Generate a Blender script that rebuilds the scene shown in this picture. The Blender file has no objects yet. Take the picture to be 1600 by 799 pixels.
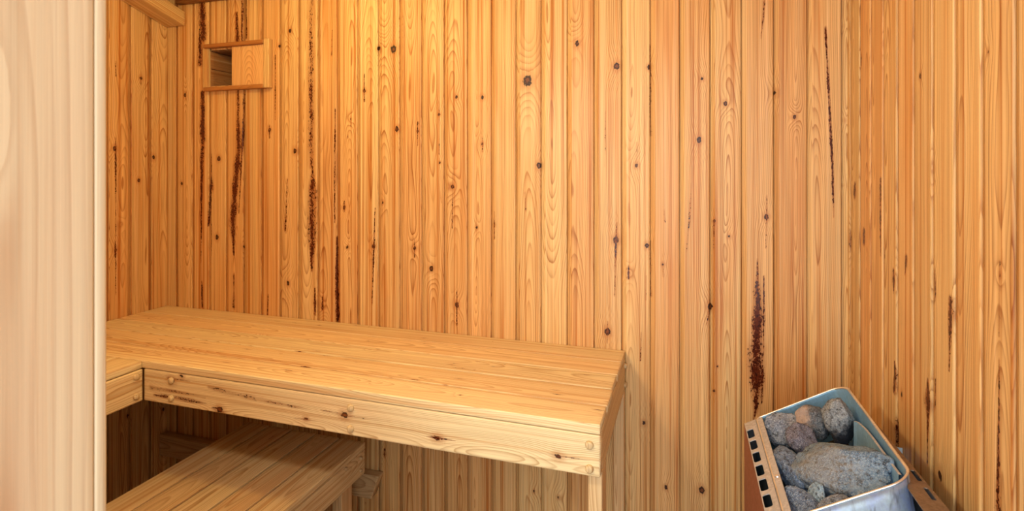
import bpy, bmesh, math, random
import numpy as np
from mathutils import Vector, Matrix, noise as mnoise

H = 1.487                      # camera height; scene heights below are given relative to it
C = bpy.context.scene.collection
rng = np.random.RandomState(7)
random.seed(7)

def lin(r, g, b):
    f = lambda c: (c/255/12.92) if c/255 <= .04045 else ((c/255+.055)/1.055)**2.4
    return (f(r), f(g), f(b), 1)

# ---------------------------------------------------------------- node helper
class NT:
    def __init__(s, name):
        s.m = bpy.data.materials.new(name); s.m.use_nodes = True
        s.t = s.m.node_tree; s.t.nodes.clear()
        s.out = s.t.nodes.new('ShaderNodeOutputMaterial')
        s.b = s.t.nodes.new('ShaderNodeBsdfPrincipled')
        s.t.links.new(s.b.outputs[0], s.out.inputs[0])
    def put(s, sock, v):
        if hasattr(v, 'is_output'): s.t.links.new(v, sock)
        else: sock.default_value = v
    def math(s, op, a, b=0.0, c=None, clamp=False):
        n = s.t.nodes.new('ShaderNodeMath'); n.operation = op; n.use_clamp = clamp
        s.put(n.inputs[0], a); s.put(n.inputs[1], b)
        if c is not None: s.put(n.inputs[2], c)
        return n.outputs[0]
    def vmath(s, op, a, b=(0, 0, 0)):
        n = s.t.nodes.new('ShaderNodeVectorMath'); n.operation = op
        s.put(n.inputs[0], a); s.put(n.inputs[1], b)
        return n.outputs[0]
    def attr(s, name):
        n = s.t.nodes.new('ShaderNodeAttribute'); n.attribute_name = name
        return n.outputs['Vector']
    def sep(s, v):
        n = s.t.nodes.new('ShaderNodeSeparateXYZ'); s.put(n.inputs[0], v); return n.outputs
    def comb(s, x, y, z):
        n = s.t.nodes.new('ShaderNodeCombineXYZ')
        for i, v in enumerate((x, y, z)): s.put(n.inputs[i], v)
        return n.outputs[0]
    def noise(s, vec, scale, detail=2, rough=.5, col=False, dist=0):
        n = s.t.nodes.new('ShaderNodeTexNoise'); s.put(n.inputs['Vector'], vec)
        n.inputs['Scale'].default_value = scale; n.inputs['Detail'].default_value = detail
        n.inputs['Roughness'].default_value = rough; n.inputs['Distortion'].default_value = dist
        return n.outputs['Color' if col else 'Fac']
    def white(s, v):
        n = s.t.nodes.new('ShaderNodeTexWhiteNoise'); n.noise_dimensions = '1D'
        s.put(n.inputs['W'], v); return n.outputs['Value']
    def voro(s, vec, scale, feature='F1', out='Distance'):
        n = s.t.nodes.new('ShaderNodeTexVoronoi'); n.feature = feature
        s.put(n.inputs['Vector'], vec); n.inputs['Scale'].default_value = scale
        return n.outputs[out]
    def ramp(s, f, stops):
        n = s.t.nodes.new('ShaderNodeValToRGB'); e = n.color_ramp.elements
        while len(e) < len(stops): e.new(.5)
        for i, (p, c) in enumerate(stops):
            e[i].position = p; e[i].color = c if hasattr(c, '__len__') else (c, c, c, 1)
        s.put(n.inputs[0], f); return n.outputs[0]
    def mix(s, f, a, b, mode='MIX'):
        n = s.t.nodes.new('ShaderNodeMix'); n.data_type = 'RGBA'; n.blend_type = mode; n.clamp_factor = True
        s.put(n.inputs[0], f); s.put(n.inputs[6], a); s.put(n.inputs[7], b)
        return n.outputs[2]
    def sstep(s, v, a, b):
        n = s.t.nodes.new('ShaderNodeMapRange'); n.interpolation_type = 'SMOOTHSTEP'
        s.put(n.inputs[0], v); n.inputs[1].default_value = a; n.inputs[2].default_value = b
        return n.outputs[0]
    def bump(s, h, dist=.001, strength=.5):
        n = s.t.nodes.new('ShaderNodeBump'); n.inputs['Strength'].default_value = strength
        n.inputs['Distance'].default_value = dist; s.put(n.inputs['Height'], h)
        s.t.links.new(n.outputs[0], s.b.inputs['Normal'])
    def obj(s):
        return s.t.nodes.new('ShaderNodeTexCoord').outputs['Object']

# ---------------------------------------------------------------- solid-wood material: growth rings cut by the board, knots, resin
def wood(name, early, late, contrast=.6, ringw=.0034, rough=.45, fibre=.12, resin=(62, 16, 7), blotch=.25, warm=(205, 120, 50), streak=.6, heart=None):
    N = NT(name)
    p, q, v = N.sep(N.attr('wp')); u0, d0, slope = N.sep(N.attr('wb')); seed, tone, hue = N.sep(N.attr('ws'))
    kd, kf, rs = N.sep(N.attr('wk'))
    off = N.comb(N.math('MULTIPLY', seed, 17.3), N.math('MULTIPLY', seed, 5.1), N.math('MULTIPLY', seed, 9.7))
    def P(a, b): return N.vmath('ADD', N.comb(N.math('MULTIPLY', p, a), N.math('MULTIPLY', q, a), N.math('MULTIPLY', v, b)), off)
    n1 = N.sep(N.noise(P(3, 1.3), 1, 1, col=True))
    n2 = N.noise(P(28, 5), 1, 2)
    du = N.math('ADD', N.math('SUBTRACT', p, u0), N.math('MULTIPLY', N.math('SUBTRACT', n1[0], .5), .05))
    dd = N.math('ADD', N.math('ADD', N.math('ADD', d0, q), N.math('MULTIPLY', slope, v)), N.math('MULTIPLY', N.math('SUBTRACT', n1[1], .5), .11))
    r = N.math('SQRT', N.math('ADD', N.math('MULTIPLY', du, du), N.math('MULTIPLY', dd, dd)))
    r = N.math('ADD', r, kf)
    r = N.math('ADD', r, N.math('MULTIPLY', n2, .004))
    rings = N.math('DIVIDE', r, ringw)
    fr = N.math('FRACT', rings); idx = N.math('FLOOR', rings)
    lw = N.ramp(fr, [(0, .0), (.35, .06), (.7, .45), (.88, 1), (.94, .9), (1, 0)])
    amp = N.math('MULTIPLY_ADD', N.white(N.math('ADD', idx, N.math('MULTIPLY', seed, 31))), .75, .25)
    fb = N.noise(P(700, 9), 1, 2)
    fb2 = N.noise(P(160, 3), 1, 2)
    f = N.math('MULTIPLY', N.math('MULTIPLY', lw, amp), contrast)
    f = N.math('ADD', f, N.math('MULTIPLY', N.math('SUBTRACT', fb2, .5), fibre*2.2), clamp=True)
    col = N.mix(f, lin(*early), lin(*late))
    col = N.mix(N.math('MULTIPLY', N.sstep(N.noise(P(14, 1.6), 1, 2), .48, .75), blotch), col, lin(*warm))
    col = N.mix(N.math('MULTIPLY', hue, .5), col, N.mix(1, col, lin(255, 214, 180), 'MULTIPLY'))
    sv = N.noise(P(85, .55), 1, 3, .6); sv2 = N.noise(P(240, 1.6), 1, 2)
    col = N.mix(N.math('MULTIPLY', N.sstep(sv, .50, .72), streak), col, N.mix(1, col, lin(214, 168, 118), 'MULTIPLY'))
    col = N.mix(N.math('MULTIPLY', N.sstep(sv, .46, .28), streak*.7), col, N.mix(.35, col, lin(250, 222, 180)))
    tone = N.math('MULTIPLY', tone, N.math('MULTIPLY_ADD', N.math('SUBTRACT', sv2, .5), streak*.55, 1))
    hl = N.noise(P(430, 1.3), 1, 2, .6)
    col = N.mix(N.math('MULTIPLY', N.sstep(hl, .60, .68), streak*.45), col, N.mix(1, col, lin(205, 152, 100), 'MULTIPLY'))
    g = N.math('MULTIPLY', tone, N.math('MULTIPLY_ADD', N.math('SUBTRACT', fb, .5), fibre*2, 1))
    vm = N.t.nodes.new('ShaderNodeVectorMath'); vm.operation = 'SCALE'
    N.put(vm.inputs[0], col); N.put(vm.inputs[3], g); col = vm.outputs[0]
    if heart: col = N.mix(N.math('MULTIPLY', N.sstep(r, heart[0]*1.25, heart[0]*.7), heart[2]), col, N.mix(1, col, lin(*heart[1]), 'MULTIPLY'))
    # knots
    nk = N.noise(P(160, 110), 1, 3)
    k = N.math('ADD', kd, N.math('MULTIPLY', N.math('SUBTRACT', nk, .5), 1.1))
    halo = N.math('SUBTRACT', 1, N.sstep(k, 1.0, 2.7))
    col = N.mix(N.math('MULTIPLY', halo, .4), col, lin(168, 100, 46))
    core = N.math('SUBTRACT', 1, N.sstep(k, .85, 1.12))
    kc = N.ramp(k, [(0, lin(72, 34, 15)), (.38, lin(118, 64, 30)), (.62, lin(58, 26, 12)), (.95, lin(24, 10, 5))])
    col = N.mix(core, col, kc)
    # resin streaks: a soft mask broken up into grains
    g1 = N.noise(P(230, 120), 1, 3, .7); g2 = N.noise(P(60, 14), 1, 2)
    m = N.math('ADD', N.math('MULTIPLY', N.math('MULTIPLY_ADD', rs, 1, -.68), .62), N.math('ADD', N.math('MULTIPLY', N.math('SUBTRACT', g1, .5), 1.9), N.math('MULTIPLY', N.math('SUBTRACT', g2, .5), 1.0)))
    m = N.math('ADD', m, N.math('MULTIPLY', N.math('SUBTRACT', N.sstep(rs, .0, .5), 1), 3))
    stain = N.math('MULTIPLY', N.sstep(N.math('ADD', rs, N.math('MULTIPLY', N.math('SUBTRACT', g2, .5), 1.2)), .5, 1.7), .75)
    col = N.mix(stain, col, lin(150, 82, 34))
    rm = N.sstep(m, .36, .56)
    col = N.mix(rm, col, N.mix(N.sstep(g1, .4, .7), lin(96, 40, 16), lin(38, 13, 7)))
    N.put(N.b.inputs['Base Color'], col)
    N.put(N.b.inputs['Roughness'], N.math('SUBTRACT', N.math('MULTIPLY_ADD', fb2, .2, rough-.1), N.math('MULTIPLY', rm, .2)))
    N.b.inputs['Specular IOR Level'].default_value = .35
    h = N.math('ADD', N.math('MULTIPLY', f, .25), N.math('MULTIPLY', fb, .3))
    h = N.math('ADD', h, N.math('MULTIPLY', rm, .9))
    N.bump(h, .0006, .5)
    return N.m

def metal(name, base, rough, dirt=None, dirtf=.4, metallic=.9, streak=0):
    N = NT(name); o = N.obj()
    a = N.noise(o, 22, 5, .6); b = N.noise(o, 140, 4, .65)
    col = N.mix(N.sstep(a, .35, .75), lin(*base), lin(*[min(255, int(c*1.22)) for c in base]))
    if dirt: col = N.mix(N.math('MULTIPLY', N.sstep(N.math('ADD', N.math('MULTIPLY', a, .6), N.math('MULTIPLY', b, .4)), .42, .62), dirtf), col, lin(*dirt))
    if streak:
        w = N.noise(N.vmath('MULTIPLY', o, (60, 60, 5)), 1, 3, .6, dist=.6)
        col = N.mix(N.math('MULTIPLY', N.sstep(w, .52, .66), streak), col, lin(70, 76, 96))
    N.put(N.b.inputs['Base Color'], col); N.b.inputs['Metallic'].default_value = metallic
    N.put(N.b.inputs['Roughness'], N.math('MULTIPLY_ADD', b, .25, rough-.1))
    N.bump(b, .0004, .25)
    return N.m

def stonemat(name, a, b, speck, patch=None, scale=1.0):
    a, b, speck = [tuple(min(255, max(0, int(c*k))) for c, k in zip(t, (.90, 1.0, 1.12))) for t in (a, b, speck)]
    N = NT(name); o = N.obj()
    n1 = N.noise(o, 26*scale, 4, .6); n2 = N.noise(o, 330, 3, .7); n3 = N.noise(o, 120, 4, .7)
    vo = N.voro(o, 520)
    col = N.mix(N.sstep(n1, .38, .66), lin(*a), lin(*b))
    col = N.mix(N.math('MULTIPLY', N.sstep(n2, .50, .60), .9), col, lin(*speck))
    col = N.mix(N.math('MULTIPLY', N.sstep(n3, .50, .64), .8), col, lin(40, 42, 48))
    col = N.mix(N.math('MULTIPLY', N.sstep(vo, .36, .16), .45), col, lin(212, 210, 212))
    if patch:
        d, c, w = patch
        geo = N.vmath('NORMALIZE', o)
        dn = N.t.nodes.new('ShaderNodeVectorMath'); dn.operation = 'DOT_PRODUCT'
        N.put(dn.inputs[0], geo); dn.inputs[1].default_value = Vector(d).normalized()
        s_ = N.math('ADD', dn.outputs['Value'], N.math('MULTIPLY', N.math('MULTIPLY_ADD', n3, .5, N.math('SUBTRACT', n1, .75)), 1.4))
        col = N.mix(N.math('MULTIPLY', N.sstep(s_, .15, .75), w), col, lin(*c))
    N.put(N.b.inputs['Base Color'], col)
    N.b.inputs['Roughness'].default_value = .85; N.b.inputs['Specular IOR Level'].default_value = .3
    N.bump(N.math('ADD', n3, N.math('MULTIPLY', n2, .6)), .0045, 1)
    return N.m

def plain(name, c, rough=.8):
    N = NT(name); n = N.noise(N.obj(), 60, 3)
    N.put(N.b.inputs['Base Color'], N.mix(n, lin(*c), lin(*[int(x*.8) for x in c])))
    N.b.inputs['Roughness'].default_value = rough
    return N.m

# ---------------------------------------------------------------- properties
def tag(o, label=None, cat=None, group=None, kind=None):
    if label: o['label'] = label
    if cat: o['category'] = cat
    if group: o['group'] = group
    if kind: o['kind'] = kind
    return o

def thing(name, loc, label, cat, group=None):
    o = bpy.data.objects.new(name, None); C.objects.link(o); o.location = loc
    o.empty_display_size = .1
    return tag(o, label, cat, group)

def link(name, me, mat, parent=None):
    o = bpy.data.objects.new(name, me); C.objects.link(o)
    for m in (mat if isinstance(mat, (list, tuple)) else [mat]): me.materials.append(m)
    if parent:
        o.parent = parent
        o.location = -Vector(parent.location)      # mesh is given in world coordinates
    return o

# ---------------------------------------------------------------- wood meshes
class Wood:
    """Collects boards (numpy) and builds ONE mesh with the grain attributes."""
    def __init__(s): s.V = []; s.F = []; s.A = {k: [] for k in ('wp', 'wb', 'ws', 'wk')}; s.n = 0
    def add(s, pos, wp, faces, par, feat=None, tone=1, hue=0, seed=None):
        n = len(pos); s.V.append(pos)
        s.F += [tuple(i+s.n for i in f) for f in faces]
        s.n += n
        s.A['wp'].append(wp); s.A['wb'].append(np.tile(par, (n, 1)))
        sd = rng.rand()*10 if seed is None else seed
        s.A['ws'].append(np.tile((sd, tone, hue), (n, 1)))
        s.A['wk'].append(feat(pos) if feat else np.tile((9, 0, 0), (n, 1)))
    def mesh(s, name):
        me = bpy.data.meshes.new(name)
        V = np.concatenate(s.V); nf = len(s.F)
        L = np.array([len(f) for f in s.F]); flat = np.concatenate([np.array(f) for f in s.F]) if len(set(L)) > 1 else np.array(s.F).ravel()
        me.vertices.add(len(V)); me.vertices.foreach_set('co', V.astype(np.float32).ravel())
        me.loops.add(len(flat)); me.loops.foreach_set('vertex_index', flat.astype(np.int32))
        me.polygons.add(nf); me.polygons.foreach_set('loop_start', np.concatenate([[0], np.cumsum(L)[:-1]]).astype(np.int32))
        me.polygons.foreach_set('loop_total', L.astype(np.int32))
        me.update(calc_edges=True)
        for k, a in s.A.items():
            at = me.attributes.new(k, 'FLOAT_VECTOR', 'POINT')
            at.data.foreach_set('vector', np.concatenate(a).astype(np.float32).ravel())
        me.validate()
        return me
    def build(s, name, mat, parent=None, shift=(0, 0, 0)):
        return link(name, s.mesh(name), mat, parent)

def rand_par(width, arch=None):
    """ring axis across the board, its depth, its slope along the board"""
    if arch is None: arch = rng.rand() < .65
    if arch: return (width*(.25+.5*rng.rand()), .012+.03*rng.rand(), (.005+.013*rng.rand())*rng.choice((-1, 1)))
    return (width*rng.choice((-.6, 1.6)), .03+.04*rng.rand(), .006*rng.randn())

def feature_fn(knots, streaks, ia, ib, along=False, defl=1.5):
    kn = list(knots)
    def fn(pos):
        a = pos[:, ia]; b = pos[:, ib]; n = len(a)
        kd = np.full(n, 9.0); kf = np.zeros(n); rs = np.zeros(n)
        a0, a1, b0, b1 = a.min()-.1, a.max()+.1, b.min()-.1, b.max()+.1
        for (u, v, r) in kn:
            if not (a0 < u < a1 and b0 < v < b1): continue
            du = a-u; dv = b-v
            if along: du, dv = dv, du
            kd = np.minimum(kd, np.sqrt((du/(r*.82))**2+(dv/(r*1.1))**2)+.35*((u*977.7+v*313.3) % 1))
            kf += r*defl*np.exp(-((du/(3.0*r))**2+(dv/(5.5*r))**2))
        for pts, st in streaks:
            for (u0, v0, w0), (u1, v1, w1) in zip(pts[:-1], pts[1:]):
                w = max(w0, w1)
                if max(u0, u1)+w*2 < a0 or min(u0, u1)-w*2 > a1: continue
                ex, ey = u1-u0, v1-v0; L2 = ex*ex+ey*ey+1e-12
                t = np.clip(((a-u0)*ex+(b-v0)*ey)/L2, 0, 1)
                wh = w0+t*(w1-w0); wh = wh*np.clip(.5+(wh-.006)/.012*.5, .5, 1)
                d = np.hypot(a-u0-t*ex, b-v0-t*ey)
                rs = np.maximum(rs, (.55+.45*st)*np.clip((wh-d)/np.maximum(wh, .0034)+1, 0, 2))
        return np.stack([kd, kf, rs], 1)
    return fn

def panel_wall(name, mat, o, ex, n, starts, pitch, z0, z1, umax, umin=0, step=.006, feat=None, hole=None, coarse=None):
    """Profiled boards standing side by side: gap, recessed tongue, bevel, face.
    o origin, ex direction along the wall, n into the room; starts = left edges along ex."""
    W = Wood(); o = np.array(o, float); ex = np.array(ex, float); n = np.array(n, float)
    for s0 in starts:
        w = pitch if not isinstance(pitch, dict) else pitch.get(s0, .09)
        lo, hi = max(umin, s0), min(s0+w, umax)
        if hi-lo < .004: continue
        st = step if not (coarse and coarse(s0)) else .05
        k = max(2, int((w-.0185)/(.0030 if st < .02 else .02)))
        us = [0, .0021, .0022, .0125, .0145, .0165]+list(np.linspace(.0165, w-.0022, k+1)[1:])+[w-.0008, w-.0001, w]
        ds = [-.014, -.014, -.0035, -.0035, -.0006, 0]+[0]*k+[-.0012, -.0035, -.0142]
        us = np.array(us)+s0; ds = np.array(ds)
        keep = (us >= lo-1e-6) & (us <= hi+1e-6)
        if s0 < lo-1e-4 or s0+w > hi+1e-4:
            us = np.clip(us, lo, hi); 
        m = len(us); nz = max(2, int((z1-z0)/st)); zs = np.linspace(z0, z1, nz+1)
        U, Z = np.meshgrid(us, zs, indexing='ij'); D = np.repeat(ds[:, None], nz+1, 1)
        pos = o+U.reshape(-1, 1)*ex+D.reshape(-1, 1)*n; pos[:, 2] = Z.ravel()
        wp = np.stack([U.ravel()-s0, D.ravel(), Z.ravel()], 1)
        i = np.arange(m-1)[:, None]*(nz+1)+np.arange(nz)[None, :]
        q = np.stack([i, i+(nz+1), i+(nz+2), i+1], -1).reshape(-1, 4)
        if hole:
            c = pos[q].mean(1)
            cu = (c-o)@ex
            q = q[~((cu > hole[0]) & (cu < hole[1]) & (c[:, 2] > hole[2]) & (c[:, 2] < hole[3]))]
        F = [tuple(r) for r in q.tolist()]
        par = rand_par(w)
        W.add(pos, wp, F, par, feat, tone=.93+.13*rng.rand(), hue=rng.rand())
    return W.build(name, mat)

def plank(W, o, ex, ey, ez, w, l, t, res=.012, bev=.002, par=None, feat=None, tone=1, hue=0, wres=.01, seed=None, cut=None, off=0):
    """solid board: width along ex, length along ey, thickness along ez"""
    o, ex, ey, ez = [np.array(a, float) for a in (o, ex, ey, ez)]
    b = bev; k = max(1, int(w/wres))
    prof = [(p, 0) for p in np.linspace(b, w-b, k+1)]+[(w-b*.3, b*.3)]
    kt = max(1, int(t/wres))
    prof += [(w, q) for q in np.linspace(b, t-b, kt+1)]+[(w-b*.3, t-b*.3)]
    prof += [(p, t) for p in np.linspace(w-b, b, k+1)]+[(b*.3, t-b*.3)]
    prof += [(0, q) for q in np.linspace(t-b, b, kt+1)]+[(b*.3, b*.3)]
    prof = np.array(prof); m = len(prof); nl = max(1, int(l/res))
    vs = np.concatenate([[0], np.linspace(b, l-b, nl+1), [l]])
    cx, cy = w/2, t/2
    P = []; 
    for v in vs:
        sc = 1.0
        pr = prof.copy()
        if v in (0, l):
            pr[:, 0] = cx+np.clip(pr[:, 0]-cx, -(cx-b*.7), cx-b*.7); pr[:, 1] = cy+np.clip(pr[:, 1]-cy, -(cy-b*.7), cy-b*.7)
        P.append(np.column_stack([pr, np.full(m, v)]))
    P = np.concatenate(P); nr = len(vs)
    L = P.copy()
    if cut is not None: L = cut(L, w, l, t)
    pos = o+L[:, :1]*ex+L[:, 2:3]*ey+L[:, 1:2]*ez
    F = []
    for r in range(nr-1):
        for i in range(m):
            j = (i+1) % m
            F.append((r*m+i, r*m+j, (r+1)*m+j, (r+1)*m+i))
    # end caps
    F.append(tuple(range(m-1, -1, -1))); F.append(tuple((nr-1)*m+i for i in range(m)))
    if np.dot(np.cross(ex, ez), ey) > 0: F = [f[::-1] for f in F]
    wp = P.copy(); wp[:, 2] += off
    W.add(pos, wp, F, par or rand_par(w), feat, tone=tone, hue=hue, seed=seed)

def bolt(parent, pos, axis, r=.0085, mat=None):
    """domed wooden plug"""
    bm = bmesh.new(); N = 20
    ax = Vector(axis); q = ax.to_track_quat('Z', 'Y')
    rows = [(1.0, -.004), (1.0, .0030), (.95, .0052), (.8, .0072), (.5, .0086)]
    vs = [[bm.verts.new(Vector(pos)+q @ Vector((r*s*math.cos(2*math.pi*i/N), r*s*math.sin(2*math.pi*i/N), h))) for i in range(N)] for s, h in rows]
    for a, b in zip(vs[:-1], vs[1:]):
        for i in range(N): bm.faces.new((a[i], a[(i+1) % N], b[(i+1) % N], b[i]))
    bm.faces.new(vs[-1]); bm.faces.new(vs[0][::-1])
    for f in bm.faces: f.smooth = True
    me = bpy.data.meshes.new('bolt_plug'); bm.to_mesh(me); bm.free()
    n = len(me.vertices); co = np.zeros(n*3); me.vertices.foreach_get('co', co); co = co.reshape(-1, 3)-np.array(pos)
    for k, a in (('wp', co), ('wb', np.tile((.0, .004, 0), (n, 1))), ('ws', np.tile((rng.rand()*9, .84, .5), (n, 1))), ('wk', np.tile((9, 0, 0), (n, 1)))):
        at = me.attributes.new(k, 'FLOAT_VECTOR', 'POINT'); at.data.foreach_set('vector', a.astype(np.float32).ravel())
    return link('bolt_plug', me, mat, parent)

def box(bm, x0, x1, y0, y1, z0, z1):
    r = bmesh.ops.create_cube(bm, size=1, matrix=Matrix.Translation(((x0+x1)/2, (y0+y1)/2, (z0+z1)/2)) @ Matrix.Diagonal((x1-x0, y1-y0, z1-z0, 1)))
    return r['verts']

def bmobj(name, bm, mat, parent=None, smooth=False):
    bmesh.ops.recalc_face_normals(bm, faces=bm.faces)
    if smooth:
        for f in bm.faces: f.smooth = True
    me = bpy.data.meshes.new(name); bm.to_mesh(me); bm.free()
    return link(name, me, mat, parent)
KB=[(-2.038,0.319,0.0093),(-2.056,-0.059,0.0078),(-1.855,0.047,0.0105),(-1.865,-0.282,0.0105),(-1.896,-0.074,0.0106),(-1.783,-0.205,0.0118),(-1.772,-0.086,0.0118),(-1.726,-0.316,0.0088),(-1.597,0.161,0.0085),(-1.507,-0.452,0.0112),(-1.474,0.075,0.0111),(-1.38,-0.521,0.0095),(-1.345,-0.534,0.0095),(-1.281,-0.48,0.0093),(-1.247,-0.143,0.0066),(-1.232,-0.295,0.0053),(-1.498,0.553,0.0098),(-1.097,0.456,0.009),(-1.034,0.448,0.0164),(-1.159,0.299,0.0091),(-1.02,0.151,0.0101),(-0.849,0.2,0.0073),(-0.781,0.26,0.0083),(-0.682,0.256,0.0081),(-0.682,0.091,0.007),(-0.934,0.142,0.0062),(-1.218,0.194,0.0053),(-0.517,0.306,0.0201),(-1.248,-0.148,0.0066),(-1.118,-0.287,0.009),(-1.079,-0.122,0.0064),(-0.947,-0.287,0.0074),(-0.879,-0.359,0.0097),(-0.779,-0.483,0.0095),(-0.796,-0.061,0.0096),(-0.703,-0.204,0.0066),(-1.235,-0.298,0.0053),(-0.345,0.421,0.0107),(-0.215,0.339,0.0114),(-0.476,0.014,0.01),(-0.112,0.329,0.0081),(-0.151,0.014,0.0082),(0.049,0.284,0.0077),(0.04,0.093,0.0097),(0.117,0.204,0.0076),(0.257,0.231,0.0092),(-0.217,-0.229,0.0114),(-0.244,-0.531,0.0115),(-0.176,-0.335,0.0072),(-0.118,-0.243,0.0091),(-0.069,-0.302,0.006),(0.085,-0.159,0.0058),(0.073,-0.425,0.0106),(0.127,-0.205,0.0061),(0.232,-0.142,0.0083),(-0.128,-0.814,0.0091),(0.094,-0.608,0.0038),(-0.06,-1.009,0.007),(0.048,-0.998,0.0107),(0.084,-0.686,0.0048),(0.308,0.157,0.0054),(0.44,0.144,0.0052),(-1.072,-1.063,0.0076),(-0.494,-1.099,0.0056),(-0.409,-1.105,0.0065),(-1.395,-0.299,0.0082),(-0.638,-0.193,0.0058),(-1.398,-0.069,0.0082),(-1.55,0.496,0.0085),(0.308,0.157,0.0063),(0.438,0.418,0.0035),(0.436,-0.045,0.0035)]
KR=[(1.679,0.296,0.0078),(1.505,0.301,0.0065),(1.29,0.188,0.006),(1.731,-0.058,0.0098),(1.651,-0.177,0.0106),(1.777,-0.201,0.0119),(1.436,-0.248,0.0096),(1.363,-0.197,0.0088),(1.228,-0.208,0.0074),(1.388,-0.489,0.0079),(1.254,-0.446,0.0076),(1.43,-0.488,0.006),(1.201,-0.566,0.0124),(1.418,-0.579,0.0082),(1.159,-0.255,0.0067),(1.23,0.004,0.0074),(1.032,0.184,0.0041),(1.774,-0.5,0.0068),(0.999,-0.157,0.0039)]
KL=[(1.572,0.084,0.0101),(1.576,-0.316,0.0101),(1.672,-0.043,0.0081),(1.737,0.053,0.0112),(1.681,0.378,0.0095),(1.6,-0.215,0.0051),(1.626,-0.991,0.0078),(1.782,-1.03,0.0086)]
KF=[(-0.87,-0.657,0.0086),(-0.598,-0.678,0.0081),(-0.286,-0.675,0.0075),(-1.293,-0.698,0.0075),(-0.993,-0.684,0.0053),(-1.476,-0.635,0.0096),(-1.438,-0.617,0.0057),(-1.117,-0.752,0.0036)]
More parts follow.
